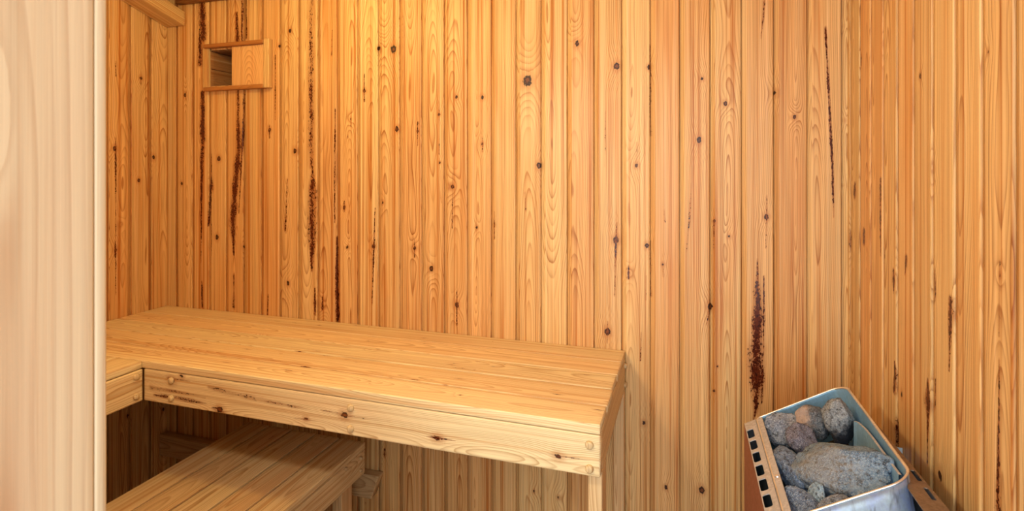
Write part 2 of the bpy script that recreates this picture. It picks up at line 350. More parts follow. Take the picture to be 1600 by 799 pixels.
SB=[([(-1.949,0.712,0.0173),(-1.941,0.609,0.0242),(-1.944,0.555,0.0207)],1),([(-1.954,0.556,0.0139),(-1.956,0.448,0.0173)],1),([(-1.944,0.326,0.0138),(-1.941,0.161,0.0173),(-1.947,0.02,0.0121),(-1.951,-0.391,0.0055)],1),([(-1.946,-0.471,0.0069),(-1.944,-0.579,0.0104)],0.9),([(-1.896,0.068,0.0068),(-1.899,-0.076,0.0137),(-1.913,-0.235,0.0062)],0.9),([(-1.896,-0.076,0.0068),(-1.894,-0.361,0.0044)],0.75),([(-1.755,0.331,0.0099),(-1.753,0.083,0.0164),(-1.772,-0.08,0.0198),(-1.783,-0.205,0.0199),(-1.777,-0.355,0.0066)],1),([(-1.726,0.329,0.0098),(-1.729,0.172,0.0098),(-1.752,-0.18,0.0059)],0.9),([(-1.762,0.647,0.0099),(-1.758,0.531,0.0165)],1),([(-1.735,0.698,0.0082),(-1.735,0.524,0.0082)],0.8),([(-1.714,0.696,0.0065),(-1.714,0.538,0.0098)],0.9),([(-1.726,-0.316,0.0065),(-1.727,-0.458,0.0065)],0.8),([(-1.778,-0.435,0.0099),(-1.778,-0.567,0.0132)],0.5),([(-1.604,-0.502,0.0047),(-1.607,-0.585,0.0069)],0.9),([(-1.568,0.463,0.005),(-1.569,0.199,0.0056)],0.9),([(-1.597,0.182,0.0047),(-1.597,0.128,0.0057)],0.9),([(-1.452,0.368,0.0048),(-1.452,0.049,0.0061)],0.85),([(-1.51,-0.037,0.0077),(-1.52,-0.241,0.0092)],0.6),([(-1.392,0.014,0.0089),(-1.392,-0.111,0.0238),(-1.395,-0.267,0.0208),(-1.395,-0.397,0.0089)],0.85),([(-1.38,-0.461,0.0065),(-1.38,-0.566,0.0089)],1),([(-1.345,-0.489,0.0059),(-1.345,-0.544,0.0088)],0.9),([(-1.287,0.236,0.0058),(-1.29,-0.011,0.0087),(-1.29,-0.204,0.0046)],0.85),([(-1.281,-0.258,0.0058),(-1.281,-0.43,0.0115),(-1.278,-0.578,0.0144)],1),([(-1.247,-0.121,0.0051),(-1.247,-0.161,0.0063)],1),([(-1.395,0.665,0.0149),(-1.398,0.365,0.0179),(-1.398,0.014,0.0179)],0.5),([(-1.301,0.538,0.0052),(-1.304,0.439,0.0058)],0.85),([(-1.159,0.362,0.0056),(-1.159,0.26,0.0083)],0.85),([(-0.849,0.249,0.0051),(-0.849,0.054,0.0056)],0.85),([(-0.681,0.118,0.0038),(-0.681,0.062,0.0058)],1),([(-0.934,0.177,0.0052),(-0.935,0.088,0.0062)],0.85),([(-1.218,0.209,0.0045),(-1.218,0.167,0.0051)],0.9),([(-1.231,0.136,0.0034),(-1.231,0.119,0.0045)],0.9),([(-1.112,-0.143,0.0041),(-1.118,-0.288,0.0082),(-1.125,-0.507,0.005)],1),([(-0.947,-0.255,0.0039),(-0.947,-0.323,0.0052)],0.9),([(-0.779,-0.433,0.004),(-0.779,-0.555,0.0055)],0.9),([(-0.796,-0.015,0.0045),(-0.796,-0.212,0.0045)],0.85),([(-0.844,-0.075,0.0038),(-0.839,-0.121,0.0045)],0.8),([(-0.638,-0.144,0.0047),(-0.638,-0.243,0.0071)],0.8),([(-0.109,0.401,0.0044),(-0.108,0.11,0.0044)],0.8),([(-0.25,0.192,0.0042),(-0.253,0.007,0.0042)],0.7),([(-0.15,0.09,0.004),(-0.151,0.007,0.0044)],0.6),([(0.226,0.513,0.0071),(0.224,0.464,0.0071),(0.217,0.394,0.0028)],1),([(0.257,0.26,0.0052),(0.259,0.222,0.007),(0.259,0.141,0.0031)],1),([(-0.213,-0.172,0.0052),(-0.217,-0.239,0.0083),(-0.221,-0.413,0.0037)],0.9),([(-0.244,-0.496,0.0052),(-0.245,-0.572,0.0042)],0.9),([(-0.108,-0.23,0.004),(-0.107,-0.409,0.004)],0.9),([(-0.12,-0.338,0.004),(-0.122,-0.42,0.004)],0.6),([(-0.065,-0.127,0.0031),(-0.062,-0.168,0.0039)],0.9),([(-0.069,-0.29,0.0035),(-0.068,-0.343,0.0035)],0.9),([(0.017,-0.039,0.0029),(0.011,-0.159,0.0076),(0.003,-0.26,0.0031)],0.6),([(0.085,-0.157,0.0056),(0.081,-0.267,0.0065),(0.075,-0.416,0.0037)],0.7),([(0.071,-0.436,0.0047),(0.062,-0.482,0.0037)],0.95),([(0.233,-0.076,0.0032),(0.233,-0.144,0.0053),(0.231,-0.236,0.0032)],0.95),([(0.207,-0.27,0.0036),(0.208,-0.396,0.0142),(0.207,-0.512,0.0213),(0.206,-0.629,0.0213),(0.203,-0.726,0.0125),(0.197,-0.756,0.0054)],1),([(0.225,-0.318,0.0044),(0.224,-0.511,0.0062),(0.219,-0.705,0.0053)],1),([(-0.136,-0.524,0.005),(-0.138,-0.615,0.0056)],0.75),([(0.39,0.418,0.0066),(0.394,0.328,0.0075),(0.4,0.188,0.0074),(0.409,-0.027,0.0066),(0.411,-0.139,0.0033)],0.95),([(0.44,0.162,0.0033),(0.44,0.125,0.0049)],1),([(0.438,0.426,0.0033),(0.435,0.396,0.0033)],0.8),([(-0.526,-0.076,0.0069),(-0.522,-0.142,0.0069)],0.4),([(-0.176,-0.31,0.0041),(-0.176,-0.353,0.0061)],0.85),([(0.083,-0.247,0.0037),(0.073,-0.406,0.0037)],0.5),([(-1.072,-1.044,0.0081),(-1.072,-1.077,0.0054)],0.8)]
SR=[([(1.679,0.31,0.0101),(1.679,0.279,0.0112)],0.6),([(1.505,0.316,0.0071),(1.505,0.288,0.0097)],0.9),([(1.731,-0.04,0.012),(1.734,-0.07,0.0157)],1),([(1.651,-0.163,0.0135),(1.651,-0.19,0.0135)],1),([(1.777,-0.183,0.0159),(1.777,-0.216,0.0178)],1),([(1.523,-0.022,0.0091),(1.525,-0.069,0.0136),(1.523,-0.207,0.0063)],0.85),([(1.438,-0.226,0.01),(1.436,-0.252,0.0119),(1.438,-0.278,0.006)],1),([(1.363,-0.186,0.0106),(1.37,-0.225,0.0054)],0.9),([(1.227,-0.193,0.0112),(1.219,-0.234,0.0069),(1.227,-0.26,0.0045)],0.85),([(1.158,-0.232,0.0123),(1.159,-0.272,0.0123),(1.164,-0.359,0.0062)],0.95),([(1.43,-0.434,0.0079),(1.428,-0.459,0.0098),(1.434,-0.497,0.0119)],1),([(1.254,-0.409,0.0073),(1.254,-0.45,0.0176),(1.254,-0.49,0.0088),(1.256,-0.573,0.0059)],1),([(1.219,-0.393,0.0061),(1.222,-0.451,0.0066)],0.85),([(1.418,-0.568,0.0155),(1.416,-0.615,0.0135)],1),([(1.001,-0.283,0.0044),(1.002,-0.36,0.0062),(1.003,-0.437,0.007),(1.005,-0.476,0.0106),(1.004,-0.513,0.0124)],0.95),([(0.999,-0.138,0.007),(1.001,-0.249,0.007)],0.55),([(1.032,0.186,0.0047),(1.034,0.155,0.0038)],0.5),([(1.23,0.031,0.0112),(1.224,-0.024,0.0083)],0.4),([(0.993,-0.118,0.0034),(0.991,-0.165,0.0043)],0.7),([(1.5,-0.189,0.0132),(1.505,-0.387,0.0088)],0.5)]
SL=[([(1.576,0.127,0.0041),(1.577,0.064,0.0076),(1.577,-0.163,0.0046),(1.577,-0.495,0.0046)],0.9),([(1.681,0.405,0.0042),(1.681,0.352,0.0055)],0.8),([(1.575,-0.283,0.0051),(1.576,-0.339,0.0076)],0.9),([(1.577,0.43,0.0051),(1.577,0.367,0.0051)],0.7)]
SF=[([(-0.947,-0.653,0.0035),(-0.87,-0.657,0.0069),(-0.731,-0.656,0.003)],0.9),([(-0.63,-0.679,0.0024),(-0.598,-0.678,0.0081),(-0.55,-0.677,0.0026)],0.85),([(-0.416,-0.676,0.0019),(-0.328,-0.674,0.0038),(-0.286,-0.675,0.0075),(-0.207,-0.67,0.0032)],0.7),([(-1.324,-0.696,0.0037),(-1.293,-0.698,0.0075),(-1.276,-0.707,0.0037)],0.9),([(-1.035,-0.688,0.0021),(-0.993,-0.686,0.007),(-0.955,-0.686,0.0021)],0.9),([(-1.491,-0.629,0.0077),(-1.421,-0.629,0.0057),(-1.396,-0.632,0.0028)],0.7),([(-1.56,-0.667,0.0117),(-1.471,-0.667,0.0096),(-1.347,-0.671,0.0075)],0.4),([(-1.547,-0.688,0.0078),(-1.396,-0.685,0.0114),(-1.338,-0.689,0.0056)],0.55),([(-1.335,-0.638,0.0113),(-1.162,-0.653,0.0145),(-0.989,-0.657,0.007)],0.25)]
# ================================================================ materials
M_wall = wood('pine_panelling', (221, 188, 130), (158, 104, 50), contrast=.95, ringw=.0042, rough=.42, fibre=.15, blotch=.4, warm=(200, 138, 64), streak=1.0)
M_bench = wood('bench_pine', (231, 216, 170), (178, 140, 88), contrast=.85, ringw=.0036, rough=.5, blotch=.12)
M_step = wood('step_pine', (208, 188, 146), (154, 122, 78), contrast=.8, ringw=.0038, rough=.5, blotch=.15)
M_jamb = wood('jamb_pine', (236, 217, 182), (190, 152, 114), contrast=.6, ringw=.012, heart=(.026, (196, 146, 112), 1.0), rough=.5, fibre=.06, blotch=.3, warm=(206, 150, 112), streak=.35)
M_case = wood('casing_pine', (232, 216, 182), (214, 178, 134), contrast=.35, ringw=.004, rough=.5, fibre=.06, blotch=.05)
M_rail = wood('vent_rail_pine', (172, 116, 62), (126, 76, 36), contrast=.5, rough=.45)
M_ply = wood('vent_plywood', (226, 182, 124), (176, 118, 64), contrast=.75, ringw=.006, rough=.5)
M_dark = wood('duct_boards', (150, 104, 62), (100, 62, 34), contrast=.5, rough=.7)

# ================================================================ the room (structure)
XL, XR, YB, YF = -2.139, .4478, 1.8, .35
ZC = lambda y: .745+.30*(YB-y)                       # sloping ceiling, relative height
fB = feature_fn(KB+[(round(rng.uniform(XL, XR), 3), round(rng.uniform(-1.4, .7), 3), .003+.002*rng.rand()) for _ in range(8)], SB, 0, 2)
fR = feature_fn(KR, SR, 1, 2); fL = feature_fn(KL, SL, 1, 2)
PB = .0901
gB = [-.5595+PB*k for k in range(-18, 12)]
wall = panel_wall('wall_back', M_wall, (0, YB, 0), (1, 0, 0), (0, -1, 0), gB, PB, -H, .78, XR, XL, step=.0065, feat=fB,
                  hole=(-1.8965, -1.73, .350, .497))
tag(wall, kind='structure')
# right wall: ex runs towards the camera (-y)
gR = [YB-1.787-.0912+.0912*k for k in range(0, 17)]
o = panel_wall('wall_right', M_wall, (XR, YB, 0), (0, -1, 0), (-1, 0, 0), gR, .0912, -H, 1.30, YB-YF, 0.0, step=.006, feat=fR, coarse=lambda s: s > .95)
tag(o, kind='structure')
gL = [.0705-.0893+.0893*k for k in range(0, 18)]
o = panel_wall('wall_left', M_wall, (XL, YB, 0), (0, -1, 0), (1, 0, 0), gL, .0893, -H, 1.30, YB-YF, 0.0, step=.0065, feat=fL, coarse=lambda s: s > .4)
tag(o, kind='structure')

# floor of grey-beige tiles (never in view), ceiling boards on the slope
bm = bmesh.new(); box(bm, XL-.1, XR+.1, -1.2, YB+.1, -H-.08, -H); o = bmobj('floor', bm, plain('floor_tile', (200, 190, 175))); tag(o, kind='structure')
W = Wood()
sl = math.atan(.30); L = (YB+.02-YF+.02)/math.cos(sl)
for k in range(29):
    x = XL-.02+.09*k
    plank(W, (x, YB+.02, ZC(YB+.02)), (1, 0, 0), (0, -math.cos(sl), math.sin(sl)), (0, math.sin(sl), math.cos(sl)), .0885, L, .016, res=.1, wres=.03, tone=.98)
o = W.build('ceiling', M_wall); tag(o, kind='structure')
# front wall with the doorway the camera stands in
DX0, DX1, DH = -.5, .42, .62
W = Wood()
def fw(x0, x1, z0, z1):
    n = max(1, round((x1-x0)/.09)); w = (x1-x0)/n
    for k in range(n):
        plank(W, (x0+k*w, YF-.27, z0), (1, 0, 0), (0, 0, 1), (0, 1, 0), w-.001, z1-z0, .27, res=.15, wres=.05)
fw(XL, DX0-.02, -H, 1.2); fw(DX1+.02, XR, -H, 1.2); fw(DX0-.02, DX1+.02, DH+.02, 1.2)
o = W.build('wall_front', M_wall); tag(o, kind='structure')
# door lining: left jamb (seen close by), right jamb, head
W = Wood()
def jfeat(pos):
    n = len(pos); return np.stack([np.full(n, 9.), .018*np.exp(-(((pos[:, 1]-.276)/.012)**2+((pos[:, 2]-.035)/.055)**2)), np.zeros(n)], 1)
plank(W, (DX0, -.02, -H), (0, 1, 0), (0, 0, 1), (-1, 0, 0), .369, DH+H, .02, res=.02, wres=.006, bev=.0012, par=(.293, .010, .008), feat=jfeat, seed=3.3)
o = W.build('trim_1', M_jamb); tag(o, 'pale pink-brown pine door jamb close at the left edge of the view', kind='structure')
W = Wood()
plank(W, (DX1, -.02, -H), (0, 1, 0), (0, 0, 1), (1, 0, 0), .369, DH+H, .02, res=.1, wres=.03)
plank(W, (DX0-.02, -.02, DH), (0, 1, 0), (1, 0, 0), (0, 0, 1), .369, DX1-DX0+.04, .02, res=.1, wres=.03)
o = W.build('trim_2', M_jamb); tag(o, kind='structure')
W = Wood()
plank(W, (DX0-.0003, YF, -H), (-1, 0, 0), (0, 0, 1), (0, 1, 0), .07, DH+H+.06, .0115, res=.03, wres=.004, bev=.0025, par=(.03, .03, .004))
o = W.build('trim_3', M_case); tag(o, 'cream pine casing edge along the inner side of the door jamb', kind='structure')
# batten along the back wall top; dark tone paints in its underside shade
W = Wood()
plank(W, (-2.0634, YB-.001, .7037), (0, 0, 1), (1, 0, 0), (0, -1, 0), .05, XR+2.0634-.004, .026, res=.03, bev=.004, par=(.02, .03, .004), tone=.55)
o = W.build('trim_4', M_rail); tag(o, 'wooden strip with its underside shade painted in dark, under the ceiling along the back wall', kind='structure')

# ================================================================ sloping beam in the back left corner
t = thing('ceiling_beam', (-2.086, YB, .614+0), 'orange pine beam sloping up along the left wall from the back corner', 'beam')
W = Wood(); a = math.atan(.30)
W2 = (np.array((0, -math.cos(a), math.sin(a))), np.array((0, math.sin(a), math.cos(a))))
plank(W, (XL+.0005, YB-.0015, .614), (1, 0, 0), W2[0], W2[1], .1035, 1.15, .058, res=.012, bev=.003, par=(.05, .02, .03), tone=.93,
      cut=lambda L, w, l, t_: np.column_stack([L[:, 0], L[:, 1], L[:, 2]+L[:, 1]*math.tan(a)*(1-L[:, 2]/l)]))
W.build('timber', M_wall, t)

# ================================================================ air vent high on the back wall
t = thing('air_vent', (-1.7535, YB, .328), 'small wooden sliding vent with dark opening, high on the back wall', 'vent')
def one(name, mat, parent, *a, **k):
    W = Wood(); plank(W, *a, **k); return W.build(name, mat, parent)
one('frame_stile', M_wall, t, (-1.928, YB, .330), (1, 0, 0), (0, 0, 1), (0, -1, 0), .031, .190, .014, res=.006, wres=.005, par=(.015, .004, .05), tone=.98)
one('frame_stile', M_wall, t, (-1.607, YB, .328), (1, 0, 0), (0, 0, 1), (0, -1, 0), .026, .196, .024, res=.006, wres=.006, par=(-.02, .03, .004), tone=.98)
one('frame_rail', M_rail, t, (-1.912, YB, .506), (0, 0, 1), (1, 0, 0), (0, -1, 0), .0155, .3045, .026, res=.006, wres=.005, par=(-.02, .03, .003))
one('frame_rail', M_rail, t, (-1.912, YB, .3275), (0, 0, 1), (1, 0, 0), (0, -1, 0), .0155, .3045, .026, res=.006, wres=.005, par=(-.02, .03, .003))
o = one('sliding_panel', M_ply, t, (-1.777, YB-.004, .343), (1, 0, 0), (0, 0, 1), (0, -1, 0), .170, .163, .008, res=.005, wres=.005, par=(.09, .015, .25), seed=4.4)
tag(o, 'plywood sliding panel with wavy grain')
W = Wood()                                            # the shaft behind the wall
for k in range(2):
    plank(W, (-1.8965, YB-.004, .350+.074*k), (0, 0, 1), (0, 1, 0), (-1, 0, 0), .0725, .32, .012, res=.02, wres=.01, bev=.003)
    plank(W, (-1.73, YB+.012, .350+.074*k), (0, 0, 1), (0, 1, 0), (1, 0, 0), .0725, .30, .012, res=.02, wres=.02, bev=.003)
    plank(W, (-1.908, YB+.31, .350+.074*k), (0, 0, 1), (1, 0, 0), (0, 1, 0), .0725, .19, .012, res=.02, wres=.02, bev=.003)
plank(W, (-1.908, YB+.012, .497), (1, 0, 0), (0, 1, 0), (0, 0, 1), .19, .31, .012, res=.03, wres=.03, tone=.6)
plank(W, (-1.908, YB+.012, .338), (1, 0, 0), (0, 1, 0), (0, 0, 1), .19, .31, .012, res=.03, wres=.03)
for x0, x1 in ((-1.9118, -1.9088), (-1.7178, -1.7148)):
    plank(W, (x0, YB+.013, .338), (1, 0, 0), (0, 0, 1), (0, 1, 0), .003, .17, .30, res=.05, wres=.05, bev=.0005)
plank(W, (-1.912, YB+.3225, .338), (1, 0, 0), (0, 0, 1), (0, 1, 0), .198, .17, .003, res=.05, wres=.05, bev=.0005)
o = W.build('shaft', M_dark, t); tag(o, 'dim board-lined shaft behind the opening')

# ================================================================ benches
ZT, ZS, ZF = -.587, -.6102, -.7095
XE, XI, Y0 = -.1866, -1.589, 1.2566
def spots(n, x0, x1, y0, y1):
    return [(rng.uniform(x0, x1), rng.uniform(y0, y1), rng.uniform(.0018, .0038)) for _ in range(n)]
def dashes(n, x0, x1, y0, y1, ax=0):
    out = []
    for _ in range(n):
        x, y, l = rng.uniform(x0, x1), rng.uniform(y0, y1), rng.uniform(.02, .075)
        out.append(([(x, y, .001), (x+(l if ax == 0 else 0)*.5, y+(0 if ax == 0 else l)*.5, .0062), (x+(l if ax == 0 else 0), y+(0 if ax == 0 else l), .001)], rng.uniform(.5, .9)))
    return out
fS = feature_fn(spots(14, XL, XE, Y0, YB), dashes(60, XL, XE, Y0, YB), 0, 1, along=True)
up = thing('sauna_bench', (-1.16, 1.53, -H), 'long upper pine bench of lengthwise slats running along the back wall', 'bench')
W = Wood()
for k in range(5):
    w = .1087
    y = Y0+w*k
    plank(W, (XL+.0005+(XI-XL)*0, y+.0006, ZS), (0, 1, 0), (1, 0, 0), (0, 0, 1), w-(.0046 if k < 4 else .001), XE-XL-.001+[0, .002, -.001, .001, 0][k], -ZS+ZT, res=.01, wres=.0035,
          bev=.0022, feat=fS, tone=[1.06, 1, .97, 1.02, .98][k], hue=[.2, .5, .1, .7, .4][k], par=[(.05, .02, .012), (.03, .015, -.014), (.07, .03, .01), (.05, .012, .016), (-.04, .05, .004)][k])
o = W.build('seat', M_bench, up)
fF = feature_fn([(x, z, r*1.45) for x, z, r in KF], SF, 0, 2, along=True, defl=.7)
W = Wood(); plank(W, (XI+.0005, Y0+.0008, ZF), (0, 0, 1), (1, 0, 0), (0, 1, 0), ZS-ZF-.0022, XE-XI-.001, .028, res=.006, wres=.005, bev=.003, feat=fF, tone=1.05, hue=.2, par=(.012, .02, .005), seed=2.2)
W.build('front_rail', M_bench, up)
W = Wood(); plank(W, (XE-.0265, Y0+.0292, ZF), (0, 0, 1), (0, 1, 0), (1, 0, 0), ZS-ZF-.0022, YB-Y0-.030, .026, res=.008, wres=.006, bev=.002, tone=.95, hue=.4, par=(-.03, .04, .01))
W.build('end_rail', M_bench, up)
W = Wood(); plank(W, (XL+.002, YB-.028, ZF), (0, 0, 1), (1, 0, 0), (0, 1, 0), ZS-ZF-.0022, XE-XL-.032, .026, res=.03, wres=.02, tone=.95)
W.build('back_rail', M_bench, up)
def leg(x, y, wx, wy, parent=None, mat=M_bench, z1=ZF-.0005, tone=.95):
    return one('leg', mat, parent, (x, y, -H), (1, 0, 0), (0, 0, 1), (0, 1, 0), wx, z1+H, wy, res=.02, wres=.008, bev=.003, tone=tone, hue=.8)
leg(-.2205, Y0+.0295, .0338, .064, up)
leg(-.2205, YB-.040, .0338, .038, up)
leg(XI+.03, YB-.040, .036, .038, up)
for x, z in ((-.8505, -.6345), (-.8505, -.6905), (-.2117, -.6360), (-.2117, -.6912), (-1.476, -.6351), (-1.476, -.6880)):
    bolt(up, (x, Y0+.0008, z), (0, -1, 0), r=.0098, mat=M_bench)
for z in (-.6302, -.6919): bolt(up, (XE-.0005, 1.7815, z), (1, 0, 0), r=.0085, mat=M_bench)

side = thing('sauna_bench', (-1.86, .81, -H), 'upper pine bench along the left wall, mostly hidden behind the door jamb', 'bench')
fS2 = feature_fn(spots(6, XL, XI, .4, Y0), dashes(10, XL, XI, .5, Y0, 1), 0, 1)
W = Wood()
for k in range(5):
    w = (XI-XL)/5
    plank(W, (XL+.0008+w*k, YF+.004, ZS), (1, 0, 0), (0, 1, 0), (0, 0, 1), w-.004, Y0-YF-.005, -ZS+ZT, res=.02, wres=.008, bev=.0025, feat=fS2, tone=.96+.07*rng.rand(), hue=rng.rand())
W.build('seat', M_bench, side)
W = Wood(); plank(W, (XI-.0285, YF+.006, ZF), (0, 0, 1), (0, 1, 0), (1, 0, 0), ZS-ZF-.0022, Y0-YF-.0065, .028, res=.006, wres=.005, bev=.003, tone=1, hue=.5, par=(.05, .012, .024))
W.build('front_rail', M_bench, side)
for y, z in ((1.2335, -.6285), (1.2325, -.6879), (.62, -.63), (.62, -.688)): bolt(side, (XI-.0005, y, z), (1, 0, 0), r=.0095, mat=M_bench)
for x in (XI-.066, XL+.004):
    for y in (YF+.02, .88): leg(x, y, .036, .06, side)

# lower step bench
ZL = -.935; xl0, xr0 = -1.5466, -1.048
low = thing('step_bench', (-1.3, 1.0, -H), 'lower pine step bench with five long slats, under the upper bench', 'bench')
fS3 = feature_fn(spots(8, xl0, xr0, .5, 1.63), dashes(12, xl0, xr0, .6, 1.63, 1), 0, 1)
W = Wood(); w = (xr0-xl0)/5
for k in range(5):
    plank(W, (xl0+w*k+.002, YF+.05, ZL-.023), (1, 0, 0), (0, 1, 0), (0, 0, 1), w-(.0065 if k < 4 else .002), 1.635-YF-.05, .023, res=.015, wres=.008, bev=.0025, feat=fS3, tone=[.98, .95, 1, .96, 1.02][k], hue=[.5, .7, .3, .6, .4][k])
W.build('seat', M_step, low)
W = Wood(); plank(W, (xr0-.028, YF+.05, -1.041), (0, 0, 1), (0, 1, 0), (1, 0, 0), .0815, 1.635-YF-.05, .027, res=.008, wres=.006, bev=.003, tone=1.02, hue=.4, par=(.05, .02, .015))
W.build('side_rail', M_step, low)
W = Wood(); plank(W, (xl0+.002, YF+.05, -1.041), (0, 0, 1), (0, 1, 0), (1, 0, 0), .0815, 1.635-YF-.05, .027, res=.03, wres=.02)
W.build('side_rail', M_step, low)
W = Wood(); plank(W, (xl0+.03, 1.607, -1.041), (0, 0, 1), (1, 0, 0), (0, 1, 0), .0815, xr0-xl0-.059, .027, res=.03, wres=.02)
W.build('end_rail', M_step, low)
for x in (xl0+.031, xr0-.065):
    for y in (YF+.08, 1.54): leg(x, y, .036, .06, low, M_step, z1=-.9585)
for y, z in ((1.605, -.976), (1.605, -1.018), (1.52, -.968)): bolt(low, (xr0-.001, y, z), (1, 0, 0), r=.0055, mat=M_step)

# batten on the back wall below the benches, its right end cut on a slant
t = thing('wall_batten', (-1.58, YB, -1.2166), 'horizontal wooden batten low on the back wall behind the step bench', 'batten')
W = Wood()
plank(W, (XL+.001, YB-.0005, -1.2166), (0, 0, 1), (1, 0, 0), (0, -1, 0), .0885, 1.0645, .038, res=.01, wres=.006, bev=.003, par=(.05, .02, .02), tone=.92, hue=.8,
      cut=lambda L, w, l, t_: np.column_stack([L[:, 0], L[:, 1], np.where(L[:, 2] > l-.2, L[:, 2]+(L[:, 0]-w)*.36*(L[:, 2]-l+.2)/.2, L[:, 2])]))
W.build('board', M_step, t)

# ================================================================ the heater
hb = thing('sauna_heater', (.265, 1.25, -H), 'grey steel sauna heater heaped with stones, standing against the right wall', 'heater')
M_steel = metal('daylight_blue_steel', (134, 180, 214), .42, dirt=(104, 124, 142), dirtf=.35, metallic=.5)  # bluish base paints in the cool daylight reflected by the steel
M_front = metal('front_steel', (188, 208, 246), .34, dirt=(140, 146, 162), dirtf=.3, metallic=.5, streak=.55)  # blue of the reflected daylight put into this base too
M_rim = metal('rim_steel', (226, 224, 220), .28, metallic=.9)
M_dusty = metal('dusty_steel', (182, 180, 178), .6, dirt=(134, 128, 122), dirtf=.55, metallic=.25)
M_flange = metal('wood_reflection_flange', (138, 122, 106), .4, dirt=(96, 80, 68), dirtf=.6, metallic=.6)  # brown tones paint in the reflection of the wood around it
M_cop = metal('copper_side', (150, 92, 70), .5, dirt=(110, 64, 50), dirtf=.4, metallic=.5)
M_galv = metal('galvanised', (176, 196, 210), .5, metallic=.3)
M_blk = plain('matte_black', (34, 32, 33), .8)  # near-black for the grate and legs
RP = lambda x: -.51-.557*(.36-x)                       # the tilted plane of the rim
X0, X1, YA, YZ = .1667, .361, 1.060, 1.474
def rrect(x0, x1, y0, y1, r, n=8):
    pts = []
    for cx, cy, a0, rr in ((x1-r[0], y1-r[0], 0, r[0]), (x0+r[1], y1-r[1], 90, r[1]), (x0+r[2], y0+r[2], 180, r[2]), (x1-r[3], y0+r[3], 270, r[3])):
        for k in range(n+1):
            a = math.radians(a0+90*k/n); pts.append((cx+rr*math.cos(a), cy+rr*math.sin(a)))
    return pts
RAD = (.034, .010, .010, .034)
outer = rrect(X0, X1, YA, YZ, RAD); inner = rrect(X0+.0022, X1-.0022, YA+.0022, YZ-.0022, [r-.002 for r in RAD])
def loop_strip(bm, rings):
    vs = [[bm.verts.new(p) for p in ring] for ring in rings]
    n = len(vs[0])
    for a, b in zip(vs[:-1], vs[1:]):
        for i in range(n): bm.faces.new((a[i], a[(i+1) % n], b[(i+1) % n], b[i]))
    return vs
bm = bmesh.new()
vs = loop_strip(bm, [[(x, y, RP(x)-.17) for x, y in outer], [(x, y, RP(x)-.004) for x, y in outer], [(x, y, RP(x)) for x, y in outer],
                     [(x, y, RP(x)) for x, y in inner], [(x, y, RP(x)-.004) for x, y in inner], [(x, y, RP(x)-.16) for x, y in inner]])
o = bmobj('stone_basket', bm, M_steel, hb, True); tag(o, 'bare steel basket wall, bluish daylight reflection painted into its colour')
bm = bmesh.new()                                       # bright folded rim
mid = [((a+c)/2, (b+d)/2) for (a, b), (c, d) in zip(outer, inner)]
rings = []
cen = ((X0+X1)/2, (YA+YZ)/2)
for k in range(8):
    a = 2*math.pi*k/8; ring = []
    for (x, y), (ox, oy), (ix, iy) in zip(mid, outer, inner):
        nx, ny = ox-ix, oy-iy; l = math.hypot(nx, ny); nx /= l; ny /= l
        X = x+nx*.0024*math.cos(a); Y = y+ny*.0024*math.cos(a)
        ring.append((X, Y, RP(X)+.0022*math.sin(a)+.0006))
    rings.append(ring)
rings.append(rings[0])
loop_strip(bm, rings); bmesh.ops.remove_doubles(bm, verts=bm.verts, dist=1e-6)
o = bmobj('rim', bm, M_rim, hb, True); tag(o, 'bright polished rim edge')
# dusty flat lip along the low left side, with a screw
bm = bmesh.new()
tilt = math.atan(.557)
def tbox(bm, x0, x1, y0, y1, th, dz=0):               # thin plate lying in the rim plane
    vs = box(bm, x0, x1, y0, y1, -th, 0)
    for v in vs: v.co.z += RP(v.co.x)+dz
tbox(bm, X0+.0005, X0+.0128, YA+.006, YZ-.008, .003, .0028)
bmesh.ops.bevel(bm, geom=list(bm.edges), offset=.001, segments=2, affect='EDGES')
o = bmobj('lip', bm, M_dusty, hb); tag(o, 'dusty beige flat lip on the low side')
bm = bmesh.new()
bmesh.ops.create_cone(bm, cap_ends=True, segments=14, radius1=.0042, radius2=.0032, depth=.0026, matrix=Matrix.Translation((.1732, 1.196, RP(.1732)+.0040)) @ Matrix.Rotation(-tilt, 4, 'Y'))
bmobj('screw', bm, M_rim, hb)
# slotted vent strips (2-D outline with rounded slots, extruded)
def slotted(name, length, width, slots, th, mat, taper=None):
    cu = bpy.data.curves.new(name, 'CURVE'); cu.dimensions = '2D'; cu.fill_mode = 'BOTH'; cu.extrude = th/2
    def spl(pts):
        s = cu.splines.new('POLY'); s.points.add(len(pts)-1); s.use_cyclic_u = True
        for p_, (x, y) in zip(s.points, pts): p_.co = (x, y, 0, 1)
    spl(taper or [(0, 0), (width, 0), (width, length), (0, length)])
    for cx, cy, sx, sy in slots: spl(rrect(cx-sx/2, cx+sx/2, cy-sy/2, cy+sy/2, [min(sx, sy)*.32]*4, 4))
    tmp = bpy.data.objects.new(name, cu); me = bpy.data.meshes.new_from_object(tmp)
    bpy.data.objects.remove(tmp); bpy.data.curves.remove(cu)
    return me
XS0, XS1 = .1400, .1655
ly0, ly1 = .985, 1.478
me = slotted('vent_strip', ly1-ly0, XS1-XS0, [(.0088, 1.4149-.0555*k-ly0+.001, .0140, .042) for k in range(8)], .0018, M_dusty)
me.transform(Matrix.Translation((XS0, ly0, 0)))
for v in me.vertices: v.co.z += RP(v.co.x)-.0035
o = link('vent_strip', me, M_dusty, hb); tag(o, 'dusty beige strip with a row of slots, low side')
me = slotted('vent_strip', .52, .03, [(.0172, .10+.0555*k-.0085*0, .007, .036) for k in range(2)], .0018, M_flange,
             taper=[(-.0105, 0), (.030, 0), (.0215, .25), (.0075, .515), (0, .515), (0, .14), (-.0105, .11)])
me.transform(Matrix.Translation((.3605, .95, -.527)))
